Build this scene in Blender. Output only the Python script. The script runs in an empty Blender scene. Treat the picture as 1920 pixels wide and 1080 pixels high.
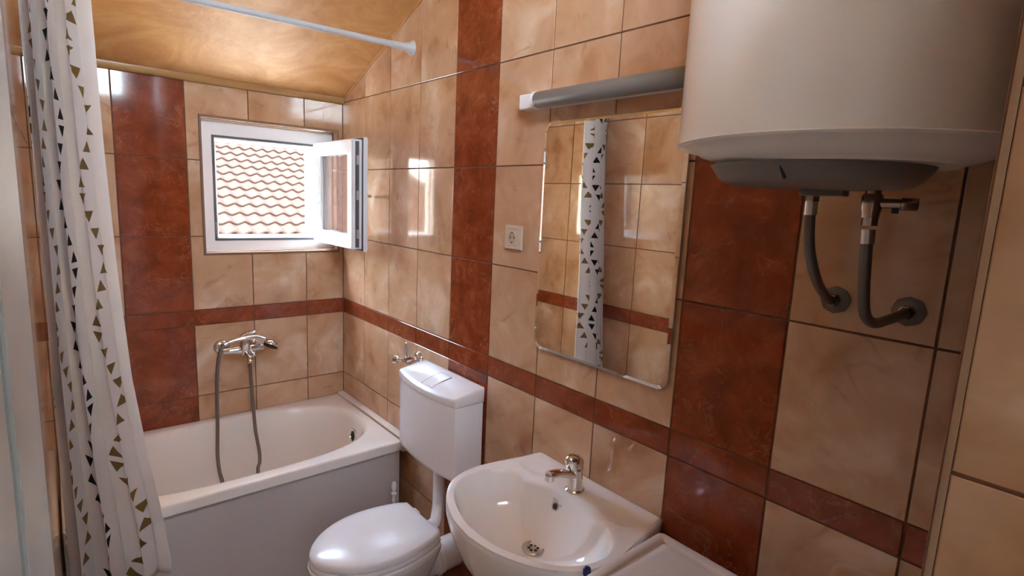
import bpy, bmesh, math, random
from mathutils import Vector, Matrix, noise
random.seed(7)
PI = math.pi
sc = bpy.context.scene
COL = sc.collection

# ------------------------------------------------------------------ camera
F_PX = 1028.79
CAM = Vector((-1.1641, -2.7403, 1.6121))
YAW, PITCH, ROLL = math.radians(40.33347), math.radians(-9.10997), math.radians(2.63012)
FWD = Vector((math.sin(YAW)*math.cos(PITCH), math.cos(YAW)*math.cos(PITCH), math.sin(PITCH)))
_r = Vector((math.cos(YAW), -math.sin(YAW), 0)); _u = _r.cross(FWD)
RGT = math.cos(ROLL)*_r + math.sin(ROLL)*_u
UPV = -math.sin(ROLL)*_r + math.cos(ROLL)*_u
cd = bpy.data.cameras.new('camera'); cam = bpy.data.objects.new('camera', cd); COL.objects.link(cam)
cd.sensor_fit = 'HORIZONTAL'; cd.sensor_width = 36.0; cd.lens = 36.0*F_PX/1920.0
cd.clip_start = 0.005; cd.clip_end = 200
m3 = Matrix((RGT, UPV, -FWD)).transposed()
cam.matrix_world = Matrix.Translation(CAM) @ m3.to_4x4()
sc.camera = cam
def ray(x, y): return FWD + RGT*((x-960)/F_PX) - UPV*((y-540)/F_PX)
def onx(x, y, X): d = ray(x, y); return CAM + d*((X-CAM.x)/d.x)
def ony(x, y, Y): d = ray(x, y); return CAM + d*((Y-CAM.y)/d.y)
def onz(x, y, Z): d = ray(x, y); return CAM + d*((Z-CAM.z)/d.z)

# ------------------------------------------------------------------ world, sun, exposure
wd = bpy.data.worlds.new('world'); sc.world = wd; wd.use_nodes = True
wn = wd.node_tree.nodes; wl = wd.node_tree.links
bg = wn['Background']; sky = wn.new('ShaderNodeTexSky'); sky.sky_type = 'NISHITA'
sky.sun_disc = False; sky.sun_elevation = math.radians(56); sky.sun_rotation = math.radians(262)
sky.air_density = 1.0; sky.dust_density = 2.5
hz = wn.new('ShaderNodeMix'); hz.data_type = 'RGBA'; hz.inputs[0].default_value = .65      # summer haze whitens the sky
hz.inputs[7].default_value = (.80, .955, 1.0, 1)
wl.new(sky.outputs[0], hz.inputs[6]); wl.new(hz.outputs[2], bg.inputs[0]); bg.inputs[1].default_value = 5.2
sd = bpy.data.lights.new('sun', 'SUN'); sd.energy = 3.0; sd.angle = math.radians(0.6); sd.color = (1.0, .95, .88)
so = bpy.data.objects.new('sun', sd); COL.objects.link(so)
so.rotation_euler = Vector((-1.0, -.16, 1.7)).to_track_quat('Z', 'Y').to_euler()
sc.view_settings.view_transform = 'Standard'; sc.view_settings.look = 'None'
sc.view_settings.gamma = 1.0; sc.view_settings.use_curve_mapping = False
sc.view_settings.exposure = 2.15
sc.cycles.max_bounces = 14; sc.cycles.diffuse_bounces = 8; sc.cycles.glossy_bounces = 6
sc.cycles.transmission_bounces = 8; sc.cycles.sample_clamp_indirect = 12

# ------------------------------------------------------------------ materials
def mat(name, col=(.8,.8,.8), rough=.5, metal=0., spec=.5, coat=0., trans=0., ior=1.45):
    m = bpy.data.materials.new(name); m.use_nodes = True
    b = m.node_tree.nodes['Principled BSDF']
    b.inputs['Base Color'].default_value = (*col, 1); b.inputs['Roughness'].default_value = rough
    b.inputs['Metallic'].default_value = metal; b.inputs['Specular IOR Level'].default_value = spec
    b.inputs['Coat Weight'].default_value = coat; b.inputs['Coat Roughness'].default_value = .03
    b.inputs['Transmission Weight'].default_value = trans; b.inputs['IOR'].default_value = ior
    return m
def nt(m): return m.node_tree.nodes, m.node_tree.links, m.node_tree.nodes['Principled BSDF']
def ramp(n, stops):
    r = n.new('ShaderNodeValToRGB'); e = r.color_ramp.elements
    while len(e) < len(stops): e.new(.5)
    for i, (p, c) in enumerate(stops): e[i].position = p; e[i].color = (*c, 1)
    return r
def math_n(n, l, op, a, b=None, c=None):
    q = n.new('ShaderNodeMath'); q.operation = op
    for i, v in enumerate((a, b, c)):
        if v is None: continue
        if hasattr(v, 'links') or hasattr(v, 'is_linked'): l.new(v, q.inputs[i])
        else: q.inputs[i].default_value = v
    return q.outputs[0]
def noise_n(n, l, vec, scale, detail=4, rough=.55, dist=0.):
    q = n.new('ShaderNodeTexNoise'); q.inputs['Scale'].default_value = scale; q.inputs['Detail'].default_value = detail
    q.inputs['Roughness'].default_value = rough; q.inputs['Distortion'].default_value = dist
    l.new(vec, q.inputs['Vector']); return q.outputs['Fac']
def tile_coords(n, l, spread=37.):
    tc = n.new('ShaderNodeTexCoord'); oi = n.new('ShaderNodeObjectInfo')
    k = n.new('ShaderNodeCombineXYZ')
    a = math_n(n, l, 'MULTIPLY', oi.outputs['Random'], spread); b = math_n(n, l, 'MULTIPLY', oi.outputs['Random'], -spread*1.7)
    l.new(a, k.inputs[0]); l.new(b, k.inputs[1])
    v = n.new('ShaderNodeVectorMath'); v.operation = 'ADD'; l.new(tc.outputs['Object'], v.inputs[0]); l.new(k.outputs[0], v.inputs[1])
    return v.outputs[0], oi.outputs['Random']
def mix_n(n, l, fac, a, b, mode='MIX'):
    q = n.new('ShaderNodeMix'); q.data_type = 'RGBA'; q.blend_type = mode
    if hasattr(fac, 'is_linked'): l.new(fac, q.inputs[0])
    else: q.inputs[0].default_value = fac
    for v, i in ((a, 6), (b, 7)):
        if hasattr(v, 'is_linked'): l.new(v, q.inputs[i])
        else: q.inputs[i].default_value = (*v, 1)
    return q.outputs[2]

def make_beige():
    m = mat('beige_marble_tile', rough=.07, spec=.55, coat=.25); n, l, b = nt(m)
    v, rnd = tile_coords(n, l)
    f = noise_n(n, l, v, 5.0, 4, .52, .55)
    c = ramp(n, [(.30, (.43,.21,.10)), (.44, (.55,.325,.18)), (.56, (.60,.375,.225)), (.72, (.73,.54,.385))]); l.new(f, c.inputs[0])
    g = noise_n(n, l, v, 4.0, 3, .5, 1.6)
    ve = math_n(n, l, 'ABSOLUTE', math_n(n, l, 'SUBTRACT', g, .52))
    vm = ramp(n, [(.0, (1,1,1)), (.010, (.55,.55,.55)), (.04, (0,0,0))]); l.new(ve, vm.inputs[0])
    brk = ramp(n, [(.52, (0,0,0)), (.66, (1,1,1))]); l.new(noise_n(n, l, v, 9, 2), brk.inputs[0])
    vf = math_n(n, l, 'MULTIPLY', math_n(n, l, 'MULTIPLY', vm.outputs[0], brk.outputs[0]), .55)
    col = mix_n(n, l, vf, c.outputs[0], (.33,.165,.08))
    g2 = noise_n(n, l, v, 5.0, 2, .5, .9)
    ve2 = math_n(n, l, 'ABSOLUTE', math_n(n, l, 'SUBTRACT', g2, .45))
    vm2 = ramp(n, [(.0, (1,1,1)), (.02, (.5,.5,.5)), (.06, (0,0,0))]); l.new(ve2, vm2.inputs[0])
    brk2 = ramp(n, [(.55, (0,0,0)), (.7, (1,1,1))]); l.new(noise_n(n, l, v, 5, 2), brk2.inputs[0])
    vf2 = math_n(n, l, 'MULTIPLY', math_n(n, l, 'MULTIPLY', vm2.outputs[0], brk2.outputs[0]), .4)
    col = mix_n(n, l, vf2, col, (.78,.64,.50))
    l.new(col, b.inputs['Base Color']); return m
def make_red():
    m = mat('red_brown_marble_tile', rough=.09, spec=.5, coat=.2); n, l, b = nt(m)
    v, rnd = tile_coords(n, l)
    c = ramp(n, [(.3, (.165,.030,.009)), (.5, (.245,.048,.015)), (.72, (.32,.078,.029))]); l.new(noise_n(n, l, v, 11, 6, .65, .6), c.inputs[0])
    col = c.outputs[0]
    for sc_, off, w, k in ((9., .5, .010, .5), (17., .47, .012, .4), (5., .53, .006, .6)):
        g = noise_n(n, l, v, sc_, 4, .6, 1.3)
        ve = math_n(n, l, 'ABSOLUTE', math_n(n, l, 'SUBTRACT', g, off))
        vm = ramp(n, [(0., (1,1,1)), (w, (.35,.35,.35)), (w*2.2, (0,0,0))]); l.new(ve, vm.inputs[0])
        br = ramp(n, [(.50, (0,0,0)), (.64, (1,1,1))]); l.new(noise_n(n, l, v, sc_*.9, 2), br.inputs[0])
        vf = math_n(n, l, 'MULTIPLY', math_n(n, l, 'MULTIPLY', vm.outputs[0], br.outputs[0]), k)
        col = mix_n(n, l, vf, col, (.44,.20,.105))
    l.new(col, b.inputs['Base Color']); return m
def make_plaster():
    m = mat('golden_plaster', rough=.46, spec=.5); n, l, b = nt(m)
    tc = n.new('ShaderNodeTexCoord'); v = tc.outputs['Object']
    c = ramp(n, [(.28, (.50,.235,.07)), (.5, (.62,.32,.115)), (.7, (.74,.44,.20))]); l.new(noise_n(n, l, v, 3.5, 8, .62, 1.8), c.inputs[0])
    l.new(c.outputs[0], b.inputs['Base Color'])
    bp = n.new('ShaderNodeBump'); bp.inputs['Strength'].default_value = .25; bp.inputs['Distance'].default_value = .008
    l.new(noise_n(n, l, v, 9, 6, .6, 2.5), bp.inputs['Height']); l.new(bp.outputs[0], b.inputs['Normal'])
    return m
def make_grout(name, col):
    m = mat(name, col, .9, spec=.2); n, l, b = nt(m); tc = n.new('ShaderNodeTexCoord')
    c = ramp(n, [(.3, tuple(x*.75 for x in col)), (.7, tuple(min(1, x*1.25) for x in col))]); l.new(noise_n(n, l, tc.outputs['Object'], 25, 4), c.inputs[0])
    l.new(c.outputs[0], b.inputs['Base Color']); return m
def speckle(m, col, amt=.06, scale=6):
    n, l, b = nt(m); tc = n.new('ShaderNodeTexCoord')
    c = ramp(n, [(.3, tuple(x*(1-amt) for x in col)), (.7, tuple(min(1, x*(1+amt)) for x in col))])
    l.new(noise_n(n, l, tc.outputs['Object'], scale, 4), c.inputs[0]); l.new(c.outputs[0], b.inputs['Base Color']); return m
def smat(name, col, rough=.4, amt=.05, scale=6, **k): return speckle(mat(name, col, rough, **k), col, amt, scale)

M = {}
M['beige'] = make_beige(); M['red'] = make_red(); M['plaster'] = make_plaster()
M['grout'] = make_grout('brown_grout', (.17,.083,.05)); M['hallwall'] = smat('hall_wall_paint', (.72,.72,.70), .8)
M['ceramic'] = smat('white_ceramic', (.87,.86,.84), .06, .015, 3, spec=.5, coat=.4)
M['acrylic'] = smat('bath_acrylic', (.82,.75,.67), .16, .015, 3, spec=.45)
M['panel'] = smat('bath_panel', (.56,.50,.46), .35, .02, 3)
M['plastic'] = smat('white_plastic', (.86,.86,.86), .18, .015, 4, spec=.5)
M['rodshade'] = smat('shaded_rod_plastic', (.52,.52,.54), .35, .02, 5)  # white rod against the light: its shade is put into this grey
M['enamel'] = smat('heater_enamel', (.86,.87,.84), .16, .015, 3, spec=.5)
M['upvc'] = smat('white_upvc', (.84,.83,.82), .2, .02, 5)
M['beigeplastic'] = smat('cream_plastic', (.58,.48,.35), .25, .02, 5)
M['trim'] = smat('beige_trim', (.42,.30,.19), .35, .04, 8)
M['cornice'] = smat('golden_cornice', (.46,.26,.10), .25, .05, 9)
M['browntrim'] = smat('brown_trim', (.24,.13,.075), .3, .05, 9)
M['chrome'] = smat('chrome', (.78,.77,.76), .07, .02, 8, metal=1.)
M['brass'] = smat('nickel_fitting', (.40,.34,.28), .25, .06, 20, metal=1.)
M['agedbrass'] = smat('aged_flange', (.15,.125,.105), .38, .1, 30, metal=.8)
M['steel'] = smat('brushed_steel', (.55,.53,.50), .28, .04, 30, metal=1.)
M['dark'] = smat('dark_rubber', (.02,.018,.016), .6, .1, 20)
M['gasket'] = smat('grey_gasket', (.11,.11,.115), .55, .1, 20)
M['greycap'] = smat('grey_heater_cover', (.20,.175,.155), .4, .03, 9)
M['hosegrey'] = mat('shower_hose', (.20,.17,.15), .34, metal=.7)
M['braid'] = mat('braided_hose', (.17,.15,.135), .42, metal=.6)
for k, s, sg in (('hosegrey', 420., 'Z'), ('braid', 600., 'Z')):
    n, l, b = nt(M[k]); tc = n.new('ShaderNodeTexCoord'); w = n.new('ShaderNodeTexWave'); w.bands_direction = sg; w.inputs['Scale'].default_value = s/20
    l.new(tc.outputs['UV'], w.inputs['Vector']); bp = n.new('ShaderNodeBump'); bp.inputs['Strength'].default_value = .5; bp.inputs['Distance'].default_value = .001
    w.bands_direction = 'Y'; l.new(w.outputs['Fac'], bp.inputs['Height']); l.new(bp.outputs[0], b.inputs['Normal'])
M['mirror'] = smat('mirror_silver', (.86,.87,.86), .004, .004, 2, metal=1.)
M['glassedge'] = smat('mirror_edge_glass', (.62,.66,.63), .1, .03, 8, spec=.7)
M['glass'] = mat('window_glass', (.95,.97,.97), .0, trans=1.)
M['diffuser'] = mat('lamp_diffuser', (.22,.20,.175), .42, spec=.4); speckle(M['diffuser'], (.22,.20,.175), .05, 12)
M['roof'] = smat('terracotta_roof_tile', (.037,.0215,.0165), .9, .3, 7, spec=0.)
M['whitewall'] = smat('white_render', (.62,.62,.60), .8)
M['paving'] = smat('yard_paving', (.26,.25,.235), .85, .1, 2)
M['cream'] = smat('cream_render', (.80,.72,.52), .8)
M['floor'] = smat('floor_tile', (.40,.28,.19), .2, .1, 4)
M['blue'] = smat('blue_plastic', (.025,.035,.16), .3, .05, 12)
M['ink'] = smat('logo_ink', (.03,.03,.03), .5, .1, 20)
M['doorwhite'] = smat('door_white', (.60,.68,.68), .25, .02, 4)

def make_curtain_mat():
    m = mat('curtain_fabric', (.8,.76,.72), .75, spec=.2); n, l, b = nt(m)
    tc = n.new('ShaderNodeUVMap'); s = n.new('ShaderNodeSeparateXYZ'); l.new(tc.outputs[0], s.inputs[0])
    U, V = s.outputs[0], s.outputs[1]
    MA = lambda op, a, b_=None, c_=None: math_n(n, l, op, a, b_, c_)
    P, STEP = .172, .050
    ck = MA('FLOOR', MA('DIVIDE', U, P)); par = MA('MODULO', ck, 2.0)          # chain number and its colour
    vv = MA('DIVIDE', MA('ADD', V, MA('MULTIPLY', par, STEP*4.3)), STEP)
    k = MA('FLOOR', vv); fv = MA('SUBTRACT', vv, k)
    mm = MA('MODULO', k, 8.0)
    off = MA('MULTIPLY', MA('SUBTRACT', MA('ABSOLUTE', MA('SUBTRACT', mm, 3.5)), 2.0), .0225)
    sgn = MA('SUBTRACT', MA('MULTIPLY', par, 2.0), 1.0)
    du = MA('SUBTRACT', MA('SUBTRACT', U, MA('MULTIPLY', MA('ADD', ck, .5), P)), MA('MULTIPLY', off, sgn))
    up = MA('LESS_THAN', mm, 3.9)                                              # upright in the lower half of each chevron
    h = MA('DIVIDE', MA('SUBTRACT', fv, .15), .66)
    hi = MA('SUBTRACT', 1.0, h)
    wv = MA('ADD', MA('MULTIPLY', hi, up), MA('MULTIPLY', h, MA('SUBTRACT', 1.0, up)))
    ins = MA('LESS_THAN', MA('ABSOLUTE', du), MA('MULTIPLY', wv, .0205))
    ok = MA('MULTIPLY', MA('GREATER_THAN', h, 0.0), MA('LESS_THAN', h, 1.0))
    mask = MA('MULTIPLY', ins, ok)
    tri = mix_n(n, l, par, (.24,.15,.045), (.012,.010,.012))
    base = mix_n(n, l, noise_n(n, l, tc.outputs[0], 14, 4), (.84,.80,.76), (.78,.73,.69))
    col = mix_n(n, l, mask, base, tri)
    l.new(col, b.inputs['Base Color'])
    tr = n.new('ShaderNodeBsdfTranslucent'); l.new(col, tr.inputs['Color'])
    mx = n.new('ShaderNodeMixShader'); mx.inputs[0].default_value = .38
    l.new(b.outputs[0], mx.inputs[1]); l.new(tr.outputs[0], mx.inputs[2]); l.new(mx.outputs[0], n['Material Output'].inputs['Surface'])
    return m
M['curtain'] = make_curtain_mat()

# ------------------------------------------------------------------ mesh helpers
def link(name, me, m=None, parent=None, smooth=False):
    if m is not None and not me.materials: me.materials.append(M[m] if isinstance(m, str) else m)
    if smooth:
        for p in me.polygons: p.use_smooth = True
    o = bpy.data.objects.new(name, me); COL.objects.link(o)
    if parent is not None: o.parent = parent
    return o
def obj(name, bm, m, parent=None, smooth=False, auto=None):
    bmesh.ops.recalc_face_normals(bm, faces=bm.faces)
    me = bpy.data.meshes.new(name); bm.to_mesh(me); bm.free()
    o = link(name, me, m, parent, smooth or auto is not None)
    if auto is not None: me.set_sharp_from_angle(angle=math.radians(auto))
    return o
def world_parent(o, p):        # keep world placement (p already placed)
    o.parent = p; o.matrix_parent_inverse = p.matrix_basis.inverted()
def box(bm, lo, hi, bev=0., seg=2):
    lo, hi = Vector(lo), Vector(hi)
    r = bmesh.ops.create_cube(bm, size=1)
    vs = r['verts']
    for v in vs: v.co = Vector(((lo[i]+hi[i])/2 + v.co[i]*(hi[i]-lo[i]) for i in range(3)))
    if bev > 0:
        es = list({e for v in vs for e in v.link_edges})
        bmesh.ops.bevel(bm, geom=es, offset=bev, segments=seg, affect='EDGES', profile=.5)
    return bm
def B(*a, **k): return box(bmesh.new(), *a, **k)
def rings(bm, R, close=True, cap0=False, cap1=False):
    vs = [[bm.verts.new(p) for p in r] for r in R]
    for a, b in zip(vs, vs[1:]):
        N = len(a)
        for i in range(N if close else N-1):
            j = (i+1) % N; bm.faces.new((a[i], a[j], b[j], b[i]))
    if cap0: bm.faces.new(list(reversed(vs[0])))
    if cap1: bm.faces.new(vs[-1])
    return vs
def frame_of(d):
    d = Vector(d).normalized(); a = Vector((0,0,1)) if abs(d.z) < .9 else Vector((1,0,0))
    x = d.cross(a).normalized(); return x, d.cross(x), d
def lathe(bm, prof, base=(0,0,0), axis=(0,0,1), N=32, cap=True):
    X, Y, Z = frame_of(axis); base = Vector(base)
    R = [[base + X*(max(r,1e-5)*math.cos(2*PI*i/N)) + Y*(max(r,1e-5)*math.sin(2*PI*i/N)) + Z*h for i in range(N)] for r, h in prof]
    rings(bm, R, True, cap, cap); return bm
def L(*a, **k): return lathe(bmesh.new(), *a, **k)
def spline(pts, n=8, closed=False):
    P = [Vector(p) for p in pts]; out = []; N = len(P)
    for i in range(N if closed else N-1):
        g = (lambda k: P[k % N]) if closed else (lambda k: P[min(max(k, 0), N-1)])
        p0, p1, p2, p3 = g(i-1), g(i), g(i+1), g(i+2)
        for j in range(n):
            t = j/n
            out.append(.5*((2*p1) + (p2-p0)*t + (2*p0-5*p1+4*p2-p3)*t*t + (3*p1-p0-3*p2+p3)*t**3))
    if not closed: out.append(P[-1])
    return out
def tube(bm, pts, r, N=12, n=8, smooth_path=True, taper=None):
    path = spline(pts, n) if smooth_path else [Vector(p) for p in pts]
    R = []; X = None
    for i, p in enumerate(path):
        d = (path[min(i+1, len(path)-1)] - path[max(i-1, 0)]).normalized()
        if X is None: X = frame_of(d)[0]
        X = (X - d*X.dot(d)).normalized(); Y = d.cross(X)
        rr = taper(i/(len(path)-1)) if taper else r
        R.append([p + X*rr*math.cos(2*PI*k/N) + Y*rr*math.sin(2*PI*k/N) for k in range(N)])
    rings(bm, R, True, True, True); return bm
def T(*a, **k): return tube(bmesh.new(), *a, **k)
def tube_obj(name, pts, r, m, parent, N=12, n=10):
    """tube with uv along its length (for ribbing)"""
    path = spline(pts, n); bm = T(path, r, N=N, smooth_path=False)
    me_len = 0.; uvl = bm.loops.layers.uv.new('uv'); bm.verts.ensure_lookup_table()
    acc = [0.]
    for a, b in zip(path, path[1:]): acc.append(acc[-1] + (b-a).length)
    for f in bm.faces:
        for lp in f.loops:
            i = lp.vert.index
            lp[uvl].uv = ((i % N)/N, acc[min(i//N, len(acc)-1)]*20)
    return obj(name, bm, m, parent, smooth=True)
def prism(bm, poly, fn, d0, d1):
    """polygon (2-D) extruded between depths d0,d1; fn(a,b,d)->Vector"""
    rings(bm, [[fn(a, b, d0) for a, b in poly], [fn(a, b, d1) for a, b in poly]], True, True, True); return bm

def thing(name, label, cat, loc=(0,0,0), group=None):
    o = bpy.data.objects.new(name, None); COL.objects.link(o); o.location = loc
    o['label'] = label; o['category'] = cat; o.empty_display_size = .05
    if group: o['group'] = group
    return o
def tag(o, label, cat, group=None):
    o['label'] = label; o['category'] = cat
    if group: o['group'] = group
    return o
def part(name, bm, m, root, smooth=False, auto=None):
    """bm in world coordinates, made a child of root (an Empty or a mesh object)"""
    o = obj(name, bm, m, None, smooth, auto)
    off = root.location.copy(); p = root.parent
    while p is not None: off += p.location; p = p.parent
    o.data.transform(Matrix.Translation(-off)); o.parent = root
    return o
def struct(name, bm, m, label, **k):
    o = obj(name, bm, m, **k); o['kind'] = 'structure'; o['label'] = label; return o

# ------------------------------------------------------------------ room dimensions
LX = -1.200                       # left wall
FY = -2.640                       # wall with the doorway behind the camera
RX = -.566                        # doorway reveal on its right
def ceil_z(s): return min(2.062 + .40*s, 2.80)
SFLAT = (2.80-2.062)/.40
GAP, PROUD = .0042, .0025
WX0, WX1, WZ0, WZ1 = -.634, -.030, 1.316, 1.905      # window opening
ROWS = [0, .33, .66, .99, 1.0611, 1.3911, 1.7211, 2.0511, 2.3811, 2.7111, 3.05]
RC = [0] + [.2519+.251*k for k in range(10)] + [2.64]
BC = [0] + [.1913+.251*k for k in range(4)] + [1.2]
LC = [0, .22, .47, .72, .97, 1.22, 1.47, 1.72, 1.93]

# ------------------------------------------------------------------ tiles
def clip_half(poly, a, b, c):      # keep a*x+b*y<=c
    out = []
    for i, p in enumerate(poly):
        q = poly[(i+1) % len(poly)]
        dp, dq = a*p[0]+b*p[1]-c, a*q[0]+b*q[1]-c
        if dp <= 0: out.append(p)
        if (dp < 0 < dq) or (dq < 0 < dp):
            t = dp/(dp-dq); out.append((p[0]+t*(q[0]-p[0]), p[1]+t*(q[1]-p[1])))
    return out
def cut_rect(r, h):
    """rectangle r minus rectangle h -> outline polygon(s)"""
    x0, z0, x1, z1 = r; hx0, hz0, hx1, hz1 = h
    if hx0 >= x1 or hx1 <= x0 or hz0 >= z1 or hz1 <= z0: return [[(x0,z0),(x1,z0),(x1,z1),(x0,z1)]]
    xs = sorted({x0, x1, min(max(hx0,x0),x1), min(max(hx1,x0),x1)}); zs = sorted({z0, z1, min(max(hz0,z0),z1), min(max(hz1,z0),z1)})
    edges = {}
    for i in range(len(xs)-1):
        for j in range(len(zs)-1):
            cx, cz = (xs[i]+xs[i+1])/2, (zs[j]+zs[j+1])/2
            if hx0 < cx < hx1 and hz0 < cz < hz1: continue
            q = [(xs[i],zs[j]),(xs[i+1],zs[j]),(xs[i+1],zs[j+1]),(xs[i],zs[j+1])]
            for k in range(4):
                e = (q[k], q[(k+1)%4])
                if (e[1], e[0]) in edges: del edges[(e[1], e[0])]
                else: edges[e] = 1
    polys = []
    while edges:
        s, t = next(iter(edges)); del edges[(s, t)]; loop = [s]
        while t != s:
            loop.append(t); nx = next(e for e in edges if e[0] == t); del edges[nx]; t = nx[1]
        # drop collinear
        lp = [p for i, p in enumerate(loop) if abs((p[0]-loop[i-1][0])*(loop[(i+1)%len(loop)][1]-p[1]) - (p[1]-loop[i-1][1])*(loop[(i+1)%len(loop)][0]-p[0])) > 1e-9]
        polys.append(lp)
    return polys
def offset(poly, d):
    N = len(poly); out = []
    for i in range(N):
        p0, p1, p2 = Vector(poly[i-1]), Vector(poly[i]), Vector(poly[(i+1)%N])
        e1, e2 = (p1-p0).normalized(), (p2-p1).normalized()
        n1, n2 = Vector((-e1.y, e1.x)), Vector((-e2.y, e2.x))
        k = 1 + n1.dot(n2)
        out.append(tuple(p1 + (n1+n2)*(d/max(k, .2))))
    return out
MESHES = {}
def tile_mesh(poly, m):
    key = (m, tuple((round(a, 4), round(b, 4)) for a, b in poly))
    if key in MESHES: return MESHES[key]
    bm = bmesh.new(); ch = .0011
    r0 = [Vector((a, b, 0)) for a, b in poly]; r1 = [Vector((a, b, PROUD-ch*.8)) for a, b in poly]
    r2 = [Vector((a, b, PROUD)) for a, b in offset(poly, ch)]
    rings(bm, [r0, r1, r2], True, False, True)
    me = bpy.data.meshes.new('tile'); bmesh.ops.recalc_face_normals(bm, faces=bm.faces); bm.to_mesh(me); bm.free()
    me.materials.append(M[m]); MESHES[key] = me; return me
def area(p): return abs(sum(p[i][0]*p[(i+1)%len(p)][1]-p[(i+1)%len(p)][0]*p[i][1] for i in range(len(p))))/2
def lay(wall, org, ax, nrm, poly, m):
    """one tile: polygon in wall coordinates (a along ax from org, z)"""
    if len(poly) < 3 or area(poly) < 4e-5: return
    A = Vector(ax); Nn = Vector(nrm)
    ca = sum(p[0] for p in poly)/len(poly); cz = sum(p[1] for p in poly)/len(poly)
    if len(poly) == 4: ca, cz = (min(p[0] for p in poly)+max(p[0] for p in poly))/2, (min(p[1] for p in poly)+max(p[1] for p in poly))/2
    loc = [(a-ca, z-cz) for a, z in poly]
    if sum(loc[i][0]*loc[(i+1)%len(loc)][1]-loc[(i+1)%len(loc)][0]*loc[i][1] for i in range(len(loc))) < 0: loc.reverse()
    o = link('tile', tile_mesh(loc, m)); o.parent = wall
    w = Vector(org) + A*ca + Vector((0,0,cz)) - Nn*PROUD
    o.matrix_basis = Matrix.Translation(w) @ Matrix((A, Vector((0,0,1)), Nn)).transposed().to_4x4()
def tile_wall(wall, org, ax, nrm, cols, rows, red_cols, top=None, hole=None, sgn=1, band=True):
    """cols are distances s>=0 along the wall; a=sgn*s along ax"""
    g = GAP/2
    for i in range(len(cols)-1):
        for j in range(len(rows)-1):
            x0, x1, z0, z1 = cols[i]+g, cols[i+1]-g, rows[j]+g, rows[j+1]-g
            if x1-x0 < .006: continue
            isband = band and abs(rows[j]-.99) < 1e-6
            mm = 'red' if (i in red_cols or isband) else 'beige'
            polys = cut_rect((x0, z0, x1, z1), hole) if hole else [[(x0,z0),(x1,z0),(x1,z1),(x0,z1)]]
            for p in polys:
                if top:
                    for h in top: p = clip_half(p, *h)
                    # drop duplicate points
                    p = [q for k, q in enumerate(p) if math.hypot(q[0]-p[k-1][0], q[1]-p[k-1][1]) > 1e-4] if p else p
                if len(p) < 3: continue
                lay(wall, org, ax, nrm, [(sgn*a, z) for a, z in p], mm)

# right wall (x = 0), its grout face just behind the tiles
bm = bmesh.new()
poly = [(0, 0), (2.80, 0), (2.80, ceil_z(2.8)), (SFLAT, 2.80), (0, 2.062)]
prism(bm, poly, lambda a, b, d: Vector((d, -a, b)), PROUD, .12)
wall_right = struct('wall_right', bm, 'grout', 'tiled side wall carrying mirror, basin and water heater')
tile_wall(wall_right, (0,0,0), (0,-1,0), (-1,0,0), RC, ROWS, {4, 8}, top=[(-.40, 1, 2.062-.003), (0, 1, 2.797)])
# back wall with the window opening
bm = bmesh.new(); y0, y1 = PROUD, .165
box(bm, (-1.32, y0, 0), (.12, y1, WZ0-PROUD)); box(bm, (-1.32, y0, WZ1+PROUD), (.12, y1, 2.2))
box(bm, (-1.32, y0, WZ0-PROUD), (WX0-PROUD, y1, WZ1+PROUD)); box(bm, (WX1+PROUD, y0, WZ0-PROUD), (.12, y1, WZ1+PROUD))
wall_back = struct('wall_back', bm, 'grout', 'tiled end wall with the small window above the bath')
tile_wall(wall_back, (0,0,0), (1,0,0), (0,-1,0), BC, ROWS[:7]+[2.0428+GAP/2], {3}, hole=(-WX1-.010, WZ0-.010, -WX0+.010, WZ1+.010), sgn=-1)
# tiles lining the reveal of the window (bottom, top, two sides)
RD = .045
def lay_free(parent, ctr, X, Y, hx, hy, m):
    Z = Vector(X).cross(Vector(Y)); p = [(-hx,-hy),(hx,-hy),(hx,hy),(-hx,hy)]
    o = link('tile', tile_mesh(p, m)); o.parent = parent
    o.matrix_basis = Matrix.Translation(Vector(ctr)-Z*PROUD) @ Matrix((Vector(X), Vector(Y), Z)).transposed().to_4x4()
xs = [WX0, -.4423, -.1913, WX1]
for a, b in zip(xs, xs[1:]):
    c, h = (a+b)/2, (b-a)/2-.0016
    lay_free(wall_back, (c, RD/2+.003, WZ0), (1,0,0), (0,1,0), h, RD/2-.004, 'beige')
    lay_free(wall_back, (c, RD/2+.003, WZ1), (1,0,0), (0,-1,0), h, RD/2-.004, 'beige')
zs = [WZ0, 1.3911, 1.7211, WZ1]
for a, b in zip(zs, zs[1:]):
    c, h = (a+b)/2, (b-a)/2-.0016
    lay_free(wall_back, (WX0, RD/2+.003, c), (0,0,1), (0,-1,0) if False else (0,1,0), h, RD/2-.004, 'beige') if False else None
    lay_free(wall_back, (WX0, RD/2+.003, c), (0,1,0), (0,0,1), RD/2-.004, h, 'beige')
    lay_free(wall_back, (WX1, RD/2+.003, c), (0,-1,0), (0,0,1), RD/2-.004, h, 'beige')
# left wall, with a recess beside the doorway where the door leaf folds back
bm = bmesh.new()
prism(bm, [(0,0),(1.93,0),(1.93,2.80),(SFLAT,2.80),(0,2.062)], lambda a, b, d: Vector((d, -a, b)), LX-PROUD, LX-.12)
box(bm, (LX-.12, -2.80, 0), (LX-.052, -1.93, 2.80))
wall_left = struct('wall_left', bm, 'grout', 'tiled side wall behind the shower curtain')
tile_wall(wall_left, (LX,0,0), (0,1,0), (1,0,0), LC, ROWS, set(), top=[(-.40, 1, 2.062-.003), (0, 1, 2.797)], sgn=-1)
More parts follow.
